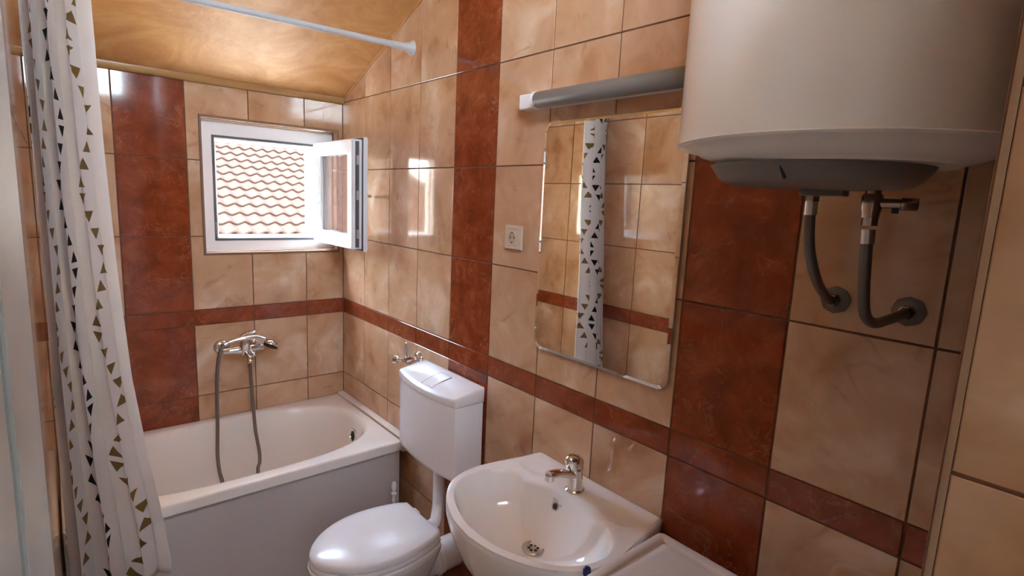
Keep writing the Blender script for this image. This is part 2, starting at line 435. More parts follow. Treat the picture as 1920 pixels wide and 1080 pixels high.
# wall with the doorway the camera stands in, a high transom above it
bm = bmesh.new()
box(bm, (RX+PROUD, -2.80, 0), (.0, FY, 2.26)); box(bm, (LX-.05, -2.80, 2.08), (RX+PROUD, FY, 2.26)); box(bm, (LX-.05, -2.80, 2.75), (.0, FY, 2.80)); box(bm, (-.62, -2.80, 2.26), (0, FY, 2.75))
wall_front = struct('wall_front', bm, 'grout', 'wall around the doorway with tiled reveal')
g = GAP/2
for a, b in zip(ROWS[:7]+[], ROWS[1:7]+[2.07]):
    if a == .99: continue
    b2 = b if b != .99 else .99
    lay(wall_front, (RX,0,0), (0,-1,0), (-1,0,0), [(2.6485, a+g), (2.80-.002, a+g), (2.80-.002, b-g), (2.6485, b-g)], 'beige')
lay(wall_front, (RX,0,0), (0,-1,0), (-1,0,0), [(2.6485, .99+g), (2.798, .99+g), (2.798, 1.0611-g), (2.6485, 1.0611-g)], 'beige')
# rounded corner profile on the doorway edge
bm = bmesh.new(); cx, cy, rr = RX+.009, -2.6478, .009
pts = [(cx, -2.6392), (cx, cy)] + [(cx-rr*math.cos(t), cy+rr*math.sin(t)) for t in [k*PI/16 for k in range(0, 9)]]
rings(bm, [[Vector((x, y, z)) for x, y in pts] for z in (0., 2.08)], True, True, True)
struct('trim_1', bm, 'trim', 'beige rounded corner profile on the doorway edge', auto=40)
# floor, ceiling, hall beyond the doorway
struct('floor', B((-1.4, -4.6, -.1), (.15, .26, 0)), 'floor', 'tiled bathroom floor')
bm = bmesh.new()
prism(bm, [(-.02, 2.062-.008), (SFLAT, 2.80), (2.80, 2.80), (2.80, 2.92), (SFLAT-.05, 2.92), (-.02, 2.17)], lambda a, b, d: Vector((d, -a, b)), LX-.12, .12)
struct('ceiling', bm, 'plaster', 'sloping ceiling in glossy golden plaster')
bm = bmesh.new(); box(bm, (-1.5, -4.6, 0), (-1.4, -2.80, 2.2)); box(bm, (.15, -4.6, 0), (.25, -2.80, 2.2)); box(bm, (-1.5, -4.6, 2.14), (.25, -2.80, 2.22))
box(bm, (-1.4, -4.6, 0), (.15, -4.5, 1.2)); box(bm, (-1.4, -4.6, 1.4), (.15, -4.5, 2.2)); box(bm, (-1.15, -4.6, 1.2), (.15, -4.5, 1.4))  # end wall, small opening added to let a little daylight into the hall
box(bm, (-1.5, -2.95, 2.82), (.25, -2.80, 2.92))  # unseen overhang, added to keep direct sun out of the transom
struct('wall_hall', bm, 'hallwall', 'painted hall walls beyond the doorway, with an unseen overhang added against the sun')
# cornice strip between back wall tiles and ceiling
bm = bmesh.new(); pr = [(-.0, 2.0415), (-.010, 2.043), (-.018, 2.0475), (-.021, 2.0535), (-.021, 2.062), (-.0, 2.058)]
pr = [(0,2.0428),(-.014,2.0435),(-.021,2.048),(-.024,2.056),(-.024,2.0705),(0,2.0610)]
rings(bm, [[Vector((x, y, z)) for y, z in pr] for x in (LX, -.0005)], True, True, True)
struct('trim_2', bm, 'cornice', 'golden brown glossy cornice strip above the window wall tiles', auto=50)
# caulk line along the sloped junction on the right wall
bm = bmesh.new(); tube(bm, [(-.003, -s, 2.062+.40*s-.004+.0015*math.sin(s*40)) for s in [.03+.05*k for k in range(36)]], .0045, N=6, n=2)
struct('trim_3', bm, 'plaster', 'uneven caulk line where ceiling meets tiles', smooth=True)
# brown edging round the window opening
bm = bmesh.new(); w = .0085
for lo, hi in (((WX0-w, -.0035, WZ0-w), (WX1+w, .004, WZ0)), ((WX0-w, -.0035, WZ1), (WX1+w, .004, WZ1+w)), ((WX0-w, -.0035, WZ0), (WX0, .004, WZ1)), ((WX1, -.0035, WZ0), (WX1+w, .004, WZ1))):
    box(bm, lo, hi)
struct('trim_4', bm, 'browntrim', 'brown edging strip around the window opening')

# ------------------------------------------------------------------ window
win = bpy.data.objects.new('window_1', None); COL.objects.link(win); win['kind'] = 'structure'; win['label'] = 'small white window with its sash swung open inwards'
FX0, FX1, FZ0, FZ1 = WX0+.004, WX1-.004, WZ0+.004, WZ1-.004
IX0, IX1, IZ0, IZ1 = -.582, -.112, 1.371, 1.834
def ring_frame(bm, o, i, ya, yb, bev=.004):
    (x0,z0,x1,z1), (a0,c0,a1,c1) = o, i
    R = []
    for y, q in ((ya, o), (ya, i), (yb, i), (yb, o), (ya, o)):
        R.append([Vector((q[0], y, q[1])), Vector((q[2], y, q[1])), Vector((q[2], y, q[3])), Vector((q[0], y, q[3]))])
    rings(bm, R[:4], True); vs = None
    N = 4
    rings(bm, [R[3], R[4]], True)
    bmesh.ops.remove_doubles(bm, verts=bm.verts, dist=1e-5)
    if bev: bmesh.ops.bevel(bm, geom=list(bm.edges), offset=bev, segments=2, affect='EDGES')
    return bm
part('frame', ring_frame(bmesh.new(), (FX0,FZ0,FX1,FZ1), (IX0+.012,IZ0+.012,IX1-.0,IZ1-.012), .049, .115), 'upvc', win, auto=40)
fr2 = part('frame_rebate', ring_frame(bmesh.new(), (IX0-.004,IZ0-.004,IX1+.006,IZ1+.004), (IX0+.006,IZ0+.006,IX1-.005,IZ1-.006), .0455, .052, .001), 'gasket', win, auto=40)
part('frame_step', ring_frame(bmesh.new(), (IX0+.004,IZ0+.004,IX1+.002,IZ1-.004), (IX0+.020,IZ0+.020,IX1-.012,IZ1-.020), .085, .13, .002), 'upvc', win, auto=40)
# sash, modelled closed-flat in its own plane: local u from hinge (0) to free edge (.47), v height, w thickness
SW, SZ0, SZ1 = .470, 1.351, 1.853
HX, HY = -.110, .030
sash = bpy.data.objects.new('sash', None); COL.objects.link(sash); sash.parent = win
ang = math.radians(0.5)
SU = Vector((math.sin(ang), -math.cos(ang), 0)); SWd = Vector((-math.cos(ang), -math.sin(ang), 0))      # along sash, towards its outside face
def sfn(u, w, z): return Vector((HX, HY, 0)) + SU*u + SWd*w + Vector((0,0,z))
def sash_ring(o, i, wa, wb, bev):
    bm = bmesh.new()
    def R(q, w): return [sfn(q[0], w, q[1]), sfn(q[2], w, q[1]), sfn(q[2], w, q[3]), sfn(q[0], w, q[3])]
    rings(bm, [R(o,wa), R(i,wa), R(i,wb), R(o,wb), R(o,wa)], True); bmesh.ops.remove_doubles(bm, verts=bm.verts, dist=1e-5)
    if bev: bmesh.ops.bevel(bm, geom=list(bm.edges), offset=bev, segments=2, affect='EDGES')
    return bm
S_O = (0, SZ0, SW, SZ1)
part('sash_frame', sash_ring((.012, SZ0+.012, SW-.012, SZ1-.012), (.062, SZ0+.062, SW-.062, SZ1-.062), -.014, .036, .004), 'upvc', sash, auto=40)
part('sash_flange', sash_ring(S_O, (.055, SZ0+.055, SW-.055, SZ1-.055), -.034, -.014, .003), 'upvc', sash, auto=40)
part('gasket', sash_ring((.003, SZ0+.003, SW-.003, SZ1-.003), (.03, SZ0+.03, SW-.03, SZ1-.03), -.0145, -.010, .0008), 'gasket', sash)
part('glazing_bead', sash_ring((.060, SZ0+.060, SW-.060, SZ1-.060), (.074, SZ0+.074, SW-.074, SZ1-.074), .010, .030, .005), 'upvc', sash, auto=40)
bm = bmesh.new(); rings(bm, [[sfn(u, w_, z) for u, z in ((.058,SZ0+.058),(SW-.058,SZ0+.058),(SW-.058,SZ1-.058),(.058,SZ1-.058))] for w_ in (.002, .006)], True, True, True)
part('pane', bm, 'glass', sash)
# hardware groove on the free edge
bm = bmesh.new(); rings(bm, [[sfn(u, w_, z) for w_, z in ((.002,SZ0+.02),(.020,SZ0+.02),(.020,SZ1-.02),(.002,SZ1-.02))] for u in (SW-.0135, SW-.0112)], True, True, True)
part('lock_groove', bm, 'gasket', sash)
for zz in (SZ0+.08, SZ0+.25, SZ1-.10):
    bm = bmesh.new(); rings(bm, [[sfn(u, w_, z) for w_, z in ((.006,zz-.02),(.016,zz-.02),(.016,zz+.02),(.006,zz+.02))] for u in (SW-.0113, SW-.0065)], True, True, True)
    part('lock_pin', bm, 'steel', sash)
bm = bmesh.new(); tube(bm, [sfn(SW-.045, -.034, 1.60), sfn(SW-.045, -.062, 1.60), sfn(SW-.060, -.066, 1.60), sfn(SW-.15, -.066, 1.598)], .0075, N=10, n=5)
hd = part('handle', bm, 'beigeplastic', sash, smooth=True)
bm = bmesh.new(); rings(bm, [[sfn(u, w_, z) for u, z in ((SW-.06,1.565),(SW-.03,1.565),(SW-.03,1.635),(SW-.06,1.635))] for w_ in (-.034, -.045)], True, True, True)
part('handle_plate', bm, 'beigeplastic', sash)
for zz in (SZ0+.05, SZ1-.05):
    part('hinge', L([(.008, -.035), (.008, .035)], (HX+.008, .040, zz), (0,0,1), 12), 'upvc', win, auto=40)
part('striker', B((IX0-.001, .043, 1.40), (IX0+.006, .047, 1.45)), 'steel', win)

# transom above the doorway: fixed frame with a pane
win2 = bpy.data.objects.new('window_2', None); COL.objects.link(win2); win2['kind'] = 'structure'; win2['label'] = 'fixed transom window above the doorway'
bm = bmesh.new(); box(bm, (LX-.05, -2.76, 2.26), (-.62, -2.72, 2.29)); box(bm, (LX-.05, -2.76, 2.72), (-.62, -2.72, 2.75)); box(bm, (LX-.05, -2.76, 2.29), (LX-.02, -2.72, 2.72)); box(bm, (-.65, -2.76, 2.29), (-.62, -2.72, 2.72))
part('frame', bm, 'upvc', win2)

# ------------------------------------------------------------------ outside: neighbouring roof and a cream return wall
EY, EZ, SL = 6.70, .90, math.radians(24)
house = thing('house', 'neighbouring house with orange clay tiled roof seen through the window', 'house', (1.0, EY, 0))
TWd, TEX, TLEN = .235, .34, .42
def roof_tile_mesh():
    bm = bmesh.new(); NS = 8; R = []
    def prof(t): return .024*math.cos(2*PI*t)
    for v, lift in ((0, .040), (TLEN, 0.0)):
        top = [Vector(((t-.5)*TWd*1.04, v, prof(t)+lift)) for t in [i/NS for i in range(NS+1)]]
        bot = [p - Vector((0,0,.026)) for p in reversed(top)]
        R.append(top+bot)
    rings(bm, R, True, True, True); bmesh.ops.recalc_face_normals(bm, faces=bm.faces)
    me = bpy.data.meshes.new('roof_tile'); bm.to_mesh(me); bm.free(); me.materials.append(M['roof'])
    for p in me.polygons: p.use_smooth = True
    me.set_sharp_from_angle(angle=math.radians(45)); return me
rt = roof_tile_mesh(); Rm = Matrix.Rotation(SL, 4, 'X')
for r_ in range(17):
    for c_ in range(17):
        o = link('roof_tile', rt); o.parent = house
        sdist = r_*TEX - .05
        o.matrix_basis = Matrix.Translation((-1.0 + c_*TWd + random.uniform(-.004,.004), sdist*math.cos(SL), EZ + sdist*math.sin(SL))) @ Rm
part('roof_deck', prism(bmesh.new(), [(0, EZ-.06), (7, EZ-.06+7*math.tan(SL)), (7, EZ-.16+7*math.tan(SL)), (0, EZ-.16)], lambda a, b, d: Vector((d, EY+a, b)), -6, 9), 'roof', house)
part('gutter', T([(-6, EY-.09, EZ-.075), (9, EY-.09, EZ-.075)], .055, N=14, smooth_path=False), 'whitewall', house, smooth=True)
part('wall', B((-6, EY+.12, -3), (9, EY+.6, EZ-.02)), 'whitewall', house)
o = struct('wall_outside', B((.255, .27, -3), (.7, 1.27, 3.2)), 'cream', 'cream rendered wall of the building just outside the window')
struct('ground', B((-8, .3, -3.2), (10, 12, -3.0)), 'paving', 'paved yard below the window')

# ------------------------------------------------------------------ bathtub
def rrect(x0, y0, x1, y1, r, n=6):
    pts = []
    for cx, cy, a0 in ((x1-r, y1-r, 0), (x0+r, y1-r, PI/2), (x0+r, y0+r, PI), (x1-r, y0+r, 3*PI/2)):
        for k in range(n+1): a = a0 + k*PI/2/n; pts.append((cx+r*math.cos(a), cy+r*math.sin(a)))
    return pts
def densify(p, step):
    out = []
    for i, a in enumerate(p):
        b = p[(i+1)%len(p)]; d = math.hypot(b[0]-a[0], b[1]-a[1]); n = max(1, int(d/step))
        for k in range(n): out.append((a[0]+(b[0]-a[0])*k/n, a[1]+(b[1]-a[1])*k/n))
    return out
TZ = .545
tub = thing('bathtub', 'white built-in bathtub with flat front panel below the window', 'bathtub', (-.62, -.36, 0))
outer = densify(rrect(LX+.004, -.718, -.036, -.004, .018), .03)
bcx, bcy = -.612, -.350
def sup(ang_, hx, hy, n): return (abs(math.cos(ang_)/hx)**n + abs(math.sin(ang_)/hy)**n)**(-1/n)
def inner(hx, hy, n, cx=bcx, cy=bcy): 
    out = []
    for x, y in outer:
        a = math.atan2(y-bcy, x-bcx); r = sup(a, hx, hy, n); out.append((cx+r*math.cos(a), cy+r*math.sin(a)))
    return out
HX_, HY_ = .527, .300
R = []
def off_in(d): return [(x + (bcx-x)*0 + (d if x < bcx else -d)*(1 if abs(x-bcx) > .5 else 0)*1, y) for x, y in outer]
shr = lambda d: densify(rrect(LX+.004+d, -.718+d, -.036-d, -.004-d, max(.018-d, .004)), .03)
def shrink(d): return [(min(max(x, LX+.004+d), -.036-d), min(max(y, -.718+d), -.004-d)) for x, y in outer]
R.append([Vector((x, y, TZ-.040)) for x, y in shrink(.010)])
R.append([Vector((x, y, TZ-.040)) for x, y in outer])
R.append([Vector((x, y, TZ-.008)) for x, y in outer])
R.append([Vector((x, y, TZ-.002)) for x, y in shrink(.002)])
R.append([Vector((x, y, TZ)) for x, y in shrink(.008)])
for (hx, hy, n_, z, cx) in ((HX_+.012, HY_+.012, 2.9, TZ-.001, bcx), (HX_+.003, HY_+.003, 2.9, TZ-.004, bcx), (HX_-.005, HY_-.005, 2.9, TZ-.013, bcx), (HX_-.011, HY_-.011, 2.9, TZ-.03, bcx),
        (HX_-.028, HY_-.028, 2.9, .42, bcx), (HX_-.05, HY_-.048, 2.9, .29, bcx-.005), (HX_-.075, HY_-.068, 2.8, .20, bcx), (HX_-.105, HY_-.098, 2.7, .163, bcx), (HX_-.16, HY_-.15, 2.6, .150, bcx), (.15, .06, 2.2, .146, bcx)):
    R.append([Vector((x, y, z)) for x, y in inner(hx, hy, n_, cx)])
bm = bmesh.new(); rings(bm, R, True, False, True)
part('tub_shell', bm, 'acrylic', tub, auto=60)
part('front_panel', B((LX+.004, -.699, .002), (-.040, -.688, TZ-.041), .002), 'panel', tub)
part('end_panel', B((-.052, -.69, .002), (-.040, -.02, TZ-.041)), 'panel', tub)
ovc = Vector((bcx+HX_-.022, -.365, .455)); ovn = Vector((-1, 0, .16)).normalized()
ov = part('overflow', L([(.036,-.006),(.037,.003),(.033,.007),(.024,.006),(.022,.001)], ovc, ovn, 28), 'chrome', tub, auto=50)
part('overflow_hole', L([(.0225,.0012),(.022,.0030)], ovc, ovn, 20), 'dark', tub)
part('drain', L([(.028,.0),(.028,.003),(.020,.004),(.018,.002)], (bcx+.35, bcy, .156), (0,0,1), 24), 'chrome', tub, auto=50)
# raised filler strip along the right wall
bm = bmesh.new(); box(bm, (-.0345, -.716, .49), (-.001, -.004, TZ+.010), .004)
struct('trim_5', bm, 'acrylic', 'cream filler strip between bathtub and side wall')
bm = bmesh.new(); tube(bm, [(-.036, -.2, TZ+.0005), (-.0363, -.45, TZ+.0005), (-.036, -.715, TZ+.0005)], .0012, N=6)
struct('trim_6', bm, 'browntrim', 'dark gap line beside the bathtub rim')

# ------------------------------------------------------------------ bath mixer and hand shower
mx = thing('bath_mixer', 'chrome wall-mounted bath mixer tap with lever above the bathtub', 'tap', (-.50, 0, .88))
MZ = .874
for xx in (-.588, -.438):
    part('wall_flange', L([(.036,0),(.035,.006),(.026,.014),(.016,.018)], (xx, 0, MZ+.004), (0,-1,0), 28), 'chrome', mx, auto=50)
    part('inlet', L([(.013,.01),(.013,.050),(.018,.053),(.018,.068),(.014,.070)], (xx, 0, MZ+.004), (0,-1,0), 20), 'chrome', mx, auto=50)
part('body', L([(.008,-.092),(.0155,-.089),(.0165,-.05),(.021,-.034),(.023,0),(.021,.034),(.0165,.05),(.0155,.085),(.008,.088)], (-.512, -.075, MZ), (1,0,0), 28), 'chrome', mx, auto=50)
part('cartridge', L([(.022,-.024),(.024,0),(.024,.030),(.0235,.050),(.020,.060),(.010,.064)], (-.508, -.080, MZ+.004), Vector((.05,-.15,1)), 26), 'chrome', mx, auto=50)
part('lever', T([(-.520,-.086,MZ+.058), (-.502,-.094,MZ+.073), (-.480,-.104,MZ+.082), (-.466,-.110,MZ+.088)], .01, N=12, taper=lambda t: .018-.013*t), 'chrome', mx, smooth=True)
part('spout', T([(-.505,-.085,MZ-.012), (-.503,-.12,MZ-.024), (-.502,-.138,MZ-.034), (-.502,-.145,MZ-.050)], .0125, N=14), 'chrome', mx, smooth=True)
part('diverter', L([(.010,0),(.0125,.012),(.0125,.020),(.008,.026),(.003,.027)], (-.478,-.085,MZ-.018), (.25,-.9,-.35), 18), 'chrome', mx, auto=50)
part('cradle', L([(.010,0),(.010,.03),(.014,.034),(.014,.040)], (-.46,-.08,MZ+.008), (.1,-.8,.55), 18), 'chrome', mx, auto=50)
# hand shower resting across the mixer
hs = thing('hand_shower', 'chrome hand shower resting across the bath mixer', 'shower head', (-.48, -.13, .90))
def PX(x, y, Y): return ony(x, y, Y)
part('handle', T([PX(428,642.5,-.13), PX(440,638.5,-.13), PX(462,634.5,-.135), PX(480,632.5,-.137), PX(497,636,-.14)], .008, N=14, taper=lambda t: .0080+.004*t), 'chrome', hs, smooth=True)
hc = PX(508.5, 645, -.142); hn = Vector((-.50, -.32, -.80)).normalized()
part('head', L([(.004,-.021),(.018,-.018),(.031,-.008),(.037,.004),(.036,.010)], hc, hn, 30), 'chrome', hs, auto=40)
part('spray_face', L([(.034,.0100),(.033,.0120),(.001,.0125)], hc, hn, 28), 'dark', hs, auto=40)
hose = thing('shower_hose', 'grey metal shower hose hanging in a loop into the bathtub', 'hose', (-.55, -.1, .5))
hp = [PX(423,645.5,-.13), PX(417,651,-.13), PX(411,666,-.13), PX(407.5,700,-.125), PX(407,740,-.12), PX(408,800,-.12), PX(408,850,-.13), PX(411,880,-.17), PX(417,903,-.24)]
a_ = hp[-1]
low = [Vector((a_.x+.03, -.30, .168)), Vector((-.57, -.33, .160)), Vector((-.50, -.30, .163))]
hp2 = [PX(484,887,-.20), PX(487,866,-.165), PX(486,845,-.145), PX(479,805,-.125), PX(474,750,-.115), PX(470,700,-.105), PX(467,672,-.098), Vector((-.498,-.098,MZ-.046))]
tube_obj('hose', hp+low+hp2, .0078, 'hosegrey', hose, N=12, n=10).location = (0,0,0)
for o in hose.children: o.data.transform(Matrix.Translation(-hose.location))
part('end_nut', T([PX(427.2,643.2,-.13), PX(421,646.5,-.13)], .0100, N=10, smooth_path=False), 'chrome', hose, auto=40)

# ------------------------------------------------------------------ shower rod and curtain
rod = thing('shower_rod', 'white curtain rod spanning the bath below the ceiling', 'curtain rod', (0, -.685, 2.193))
part('rod', T([(-.03, -.685, 2.193), (LX+.0, -.683, 2.176)], .0115, N=18, smooth_path=False), 'rodshade', rod, auto=40)
part('end_flange', L([(.030,0),(.029,.005),(.021,.016),(.016,.03),(.0135,.05),(.0128,.09)], (-.0005, -.685, 2.193), (-1,0,-.014), 28), 'rodshade', rod, auto=50)

def curtain():
    bm = bmesh.new(); uvl = bm.loops.layers.uv.new('uv')
    NU, NV = 300, 90; ZT, NFOLD = 2.168, 3.7
    def interp(z, tab):
        for (z0, a), (z1, b) in zip(tab, tab[1:]):
            if z >= z1: t = (z-z0)/(z1-z0); t = t*t*(3-2*t) if False else t; return a+(b-a)*t
        return tab[-1][1]
    XR = [(2.2,-1.034),(1.70,-1.030),(1.35,-1.020),(1.02,-1.003),(.75,-.975),(.58,-.953),(.42,-.940),(.30,-.945)]
    YC = [(2.2,-.690),(1.6,-.712),(1.0,-.762),(.60,-.802),(.30,-.825)]
    rows = []
    for j in range(NV+1):
        row = []
        for i in range(NU+1):
            f = i/NU
            zb = .375 - .06*(1-f) + .012*math.sin(f*9)
            z = ZT + (zb-ZT)*j/NV
            d = (ZT-z)/1.8
            xr = interp(z, XR); xl = LX+.012
            gf = .5*f + .5*(1-(1-f)**1.6); ph = 2*PI*NFOLD*gf + .8*math.sin(3.1*f+2.2*d) + .5*d*math.sin(5*f+.7)
            am = .034 + .012*math.sin(5.3*f+.4) + .006*d
            if f > .86: am *= 1-.55*(f-.86)/.14
            x = xl + (xr-xl)*(f + .034*math.sin(2*ph)*(.6+.4*d))
            y = interp(z, YC) + am*math.sin(ph) + .006*math.sin(9*d+8*f)*d - .018*f*d
            row.append(Vector((max(x, LX+.004), y, z)))
        rows.append(row)
    # fabric coordinate: arc length at mid height
    mid = rows[NV//2]; acc = [0.]
    for a, b in zip(mid, mid[1:]): acc.append(acc[-1]+(b-a).length)
    vs = [[bm.verts.new(p) for p in r] for r in rows]
    for j in range(NV):
        for i in range(NU):
            f = bm.faces.new((vs[j][i], vs[j][i+1], vs[j+1][i+1], vs[j+1][i]))
            for lp, (jj, ii) in zip(f.loops, ((j,i),(j,i+1),(j+1,i+1),(j+1,i))): lp[uvl].uv = (acc[ii]-acc[-1]+.172*21, rows[jj][ii].z+.015)
    o = obj('shower_curtain', bm, 'curtain', None, smooth=True)
    sm = o.modifiers.new('thickness', 'SOLIDIFY'); sm.thickness = .0008
    return o
tag(curtain(), 'white shower curtain with gold and black triangle print bunched beside the door', 'curtain')

# ------------------------------------------------------------------ toilet
CY = -1.088
toilet = thing('toilet', 'white ceramic toilet with its lid closed', 'toilet', (-.33, CY, 0))
HWt = [(-.150,.0),(-.150,.06),(-.150,.114),(-.155,.122),(-.19,.141),(-.27,.161),(-.35,.167),(-.43,.153),(-.50,.118),(-.545,.076),(-.570,.035),(-.577,0)]
half = spline([(x, w_, 0) for x, w_ in HWt], 6)
outl = [(p.x, p.y) for p in half] + [(p.x, -p.y) for p in reversed(half[1:-1])]
def oring(s, z, dx=0., back=None):
    cx = -.35; out = []
    for x, w_ in outl:
        X = cx + (x-cx)*s + dx
        out.append(Vector((X, CY + w_*s, z)))
    return out
bm = bmesh.new()
rings(bm, [oring(.975,.3935), oring(.996,.395), oring(1.0,.401), oring(.998,.408), oring(.985,.4145), oring(.95,.4185), oring(.8,.4235), oring(.5,.4275), oring(.15,.429)], True, True, True)
part('lid', bm, 'plastic', toilet, auto=50)
bm = bmesh.new(); rings(bm, [oring(.99,.372), oring(1.006,.375), oring(1.008,.384), oring(.995,.391), oring(.9,.3925)], True, True, True)
part('seat', bm, 'plastic', toilet, auto=50)
def bring(s, sx, z, dx=0.):
    cx = -.33; out = []
    for x, w_ in outl:
        xx = x
        out.append(Vector((cx + (xx-cx)*sx + dx, CY + w_*s, z)))
    return out
bm = bmesh.new()
rings(bm, [bring(.55,.60,0,.03), bring(.55,.60,.03,.03), bring(.50,.55,.06,.03), bring(.52,.58,.14,.03), bring(.72,.76,.22,.015), bring(.93,.93,.30,.004), bring(1.02,1.012,.345), bring(1.035,1.022,.358), bring(1.03,1.02,.368), bring(.98,.99,.3715)], True, True, True)
part('bowl', bm, 'ceramic', toilet, auto=60)
for s in (-1, 1):
    part('hinge', L([(.010,-.016),(.012,-.014),(.012,.014),(.010,.016)], (-.143, CY+s*.07, .392), (0,1,0), 16), 'plastic', toilet, auto=40)
part('waste_pipe', T([(-.21,CY,.20), (-.14,CY,.215), (-.09,CY,.218)], .052, N=28), 'ceramic', toilet, smooth=True)
cn = part('waste_connector', L([(.060,0),(.062,.004),(.062,.075),(.066,.078),(.066,.095),(.060,.098),(.058,.115),(.056,.118)], (-.003, CY-.004, .222), (-1,0,0), 32), 'plastic', toilet, auto=40)
bm = bmesh.new()
for k in range(4): lathe(bm, [(.056,0),(.060,.004),(.060,.010),(.056,.014)], (-.118-k*.014, CY-.002, .219), (-1,0,0), 28)
part('sealing_sleeve', bm, 'plastic', toilet, auto=40)

TY = -1.051
cist = thing('cistern', 'white plastic wall cistern with a push button behind the toilet', 'cistern', (-.07, TY, .6))
def plan(hw, dep, r=.03, bow=.022, x0=-.010):
    """tank outline: flat back, bowed front"""
    pts = [(x0, hw)]
    fx = x0-dep
    c0 = [(x0, -hw)]
    front = []
    n = 14
    for k in range(n+1):
        t = -1+2*k/n; y = t*hw; x = fx - bow*(1-t*t)
        front.append((x, y))
    # soften front corners
    a = [(x0, -hw), (fx+r*.55, -hw), (fx+r*.18, -hw+r*.10), (fx-.001, -hw+r*.5)]
    b = [(x, -y) for x, y in reversed(a)]
    return a + front[2:-2] + b
def tring(z, hw=.199, dep=.118, bow=.022, x0=-.010, r=.012): return [Vector((x, TY+y, z)) for x, y in plan(hw, dep, r, bow, x0)]
bm = bmesh.new()
rings(bm, [tring(.603,.17,.085,.016), tring(.598,.185,.10,.018) if False else tring(.604,.188,.103,.018), tring(.612,.197,.113,.021), tring(.63,.2005,.1165), tring(.75,.199,.118), tring(.889,.199,.118)], True, True, True)
part('tank', bm, 'plastic', cist, auto=50)
def ltop(x): return .9475 - .031*max(0, (-.012-x)/.134)**2.4
def lid_ring(s, dz, flat=None):
    out = []
    for x, y in plan(.202, .122, .012, .022, -.0095):
        X, Y = -.075+(x+.075)*s, y*s
        out.append(Vector((X, TY+Y, flat if flat is not None else ltop(X)-dz)))
    return out
bm = bmesh.new()
rings(bm, [lid_ring(.99,0,.8915), lid_ring(1.0,0,.894), lid_ring(1.004,.0085), lid_ring(1.0,.0035), lid_ring(.988,.0008), lid_ring(.96,0), lid_ring(.8,0), lid_ring(.5,0), lid_ring(.1,0)], True, True, True)
part('tank_lid', bm, 'plastic', cist, auto=50)
# push button following the lid curve
bm = bmesh.new(); NXb = 8
def lidz(x): return ltop(x)
for yy0, yy1, lift in ((-.040, .028, .0022),):
    top, bot = [], []
    xs_ = [-.050-.085*k/NXb for k in range(NXb+1)]
    grid = [[bm.verts.new((x, TY-.012+y, lidz(x)+lift)) for y in (yy0, yy1)] for x in xs_]
    low_ = [[bm.verts.new((x, TY-.012+y, lidz(x)-.006)) for y in (yy0-.001, yy1+.001)] for x in xs_]
    for k in range(NXb):
        bm.faces.new((grid[k][0], grid[k][1], grid[k+1][1], grid[k+1][0]))
        for s in (0, 1): bm.faces.new((grid[k][s], grid[k+1][s], low_[k+1][s], low_[k][s]))
    bm.faces.new((grid[0][0], grid[0][1], low_[0][1], low_[0][0])); bm.faces.new((grid[-1][0], grid[-1][1], low_[-1][1], low_[-1][0]))
bt = part('push_button', bm, 'plastic', cist)
bm = bmesh.new(); k_ = [( -.049, TY-.053), (-.049, TY+.017), (-.137, TY+.017), (-.137, TY-.053)]
tube(bm, [(x, y, lidz(x)+.0012) for x, y in [k_[0]]+[(-.049, TY-.018), k_[1]]], .0011, N=6, n=3)
tube(bm, [(-.049-.0088*k, TY+.0172, lidz(-.049-.0088*k)+.0012) for k in range(11)], .0013, N=6, n=2)
tube(bm, [(-.049-.0088*k, TY-.0532, lidz(-.049-.0088*k)+.0010) for k in range(6)], .0008, N=6, n=2)
part('button_gap', bm, 'gasket', cist)
part('flush_pipe', T([(-.065,TY-.005,.61), (-.065,TY-.005,.56), (-.065,TY-.006,.48), (-.068,TY-.010,.43), (-.078,TY-.022,.405), (-.100,TY-.040,.374), (-.128,CY,.362)], .0225, N=20), 'plastic', cist, smooth=True)

# angle valve with hose loop by the cistern
av = thing('angle_valve', 'chrome angle valve with a looped hose above the cistern', 'valve', (0, -.775, .93))
part('wall_flange', L([(.031,0),(.030,.006),(.020,.014),(.014,.016)], (0, -.782, .930), (-1,0,0), 28), 'chrome', av, auto=50)
part('body', L([(.011,.010),(.011,.035),(.015,.037),(.015,.062),(.010,.066)], (0, -.775, .928), (-1,0,0), 18), 'chrome', av, auto=50)
part('knob', L([(.009,.0),(.009,.02),(.0165,.022),(.018,.040),(.015,.044)], (-.065, -.758, .926), (-.45,.8,0), 10), 'chrome', av, auto=40)
part('hose_loop', T([(-.05,-.775,.936), (-.05,-.772,.965), (-.05,-.768,.995), (-.05,-.763,1.0), (-.05,-.758,.995), (-.052,-.755,.96), (-.054,-.768,.93), (-.056,-.80,.906), (-.058,-.835,.90)], .0045, N=12), 'steel', av, smooth=True)

# toilet brush
br = thing('toilet_brush', 'white toilet brush handle between bathtub and toilet', 'toilet brush', (-.112, -.785, 0))
bx, by = -.112, -.785
part('holder', L([(.045,0),(.048,.006),(.046,.10),(.040,.135),(.036,.135)], (bx,by,0), (0,0,1), 24), 'plastic', br, auto=50)
part('handle', L([(.006,.12),(.006,.315),(.010,.325),(.006,.335),(.009,.345),(.0125,.355),(.006,.362),(.010,.372),(.0125,.388),(.010,.402),(.004,.409)], (bx,by,0), (0,0,1), 18), 'plastic', br, auto=50)

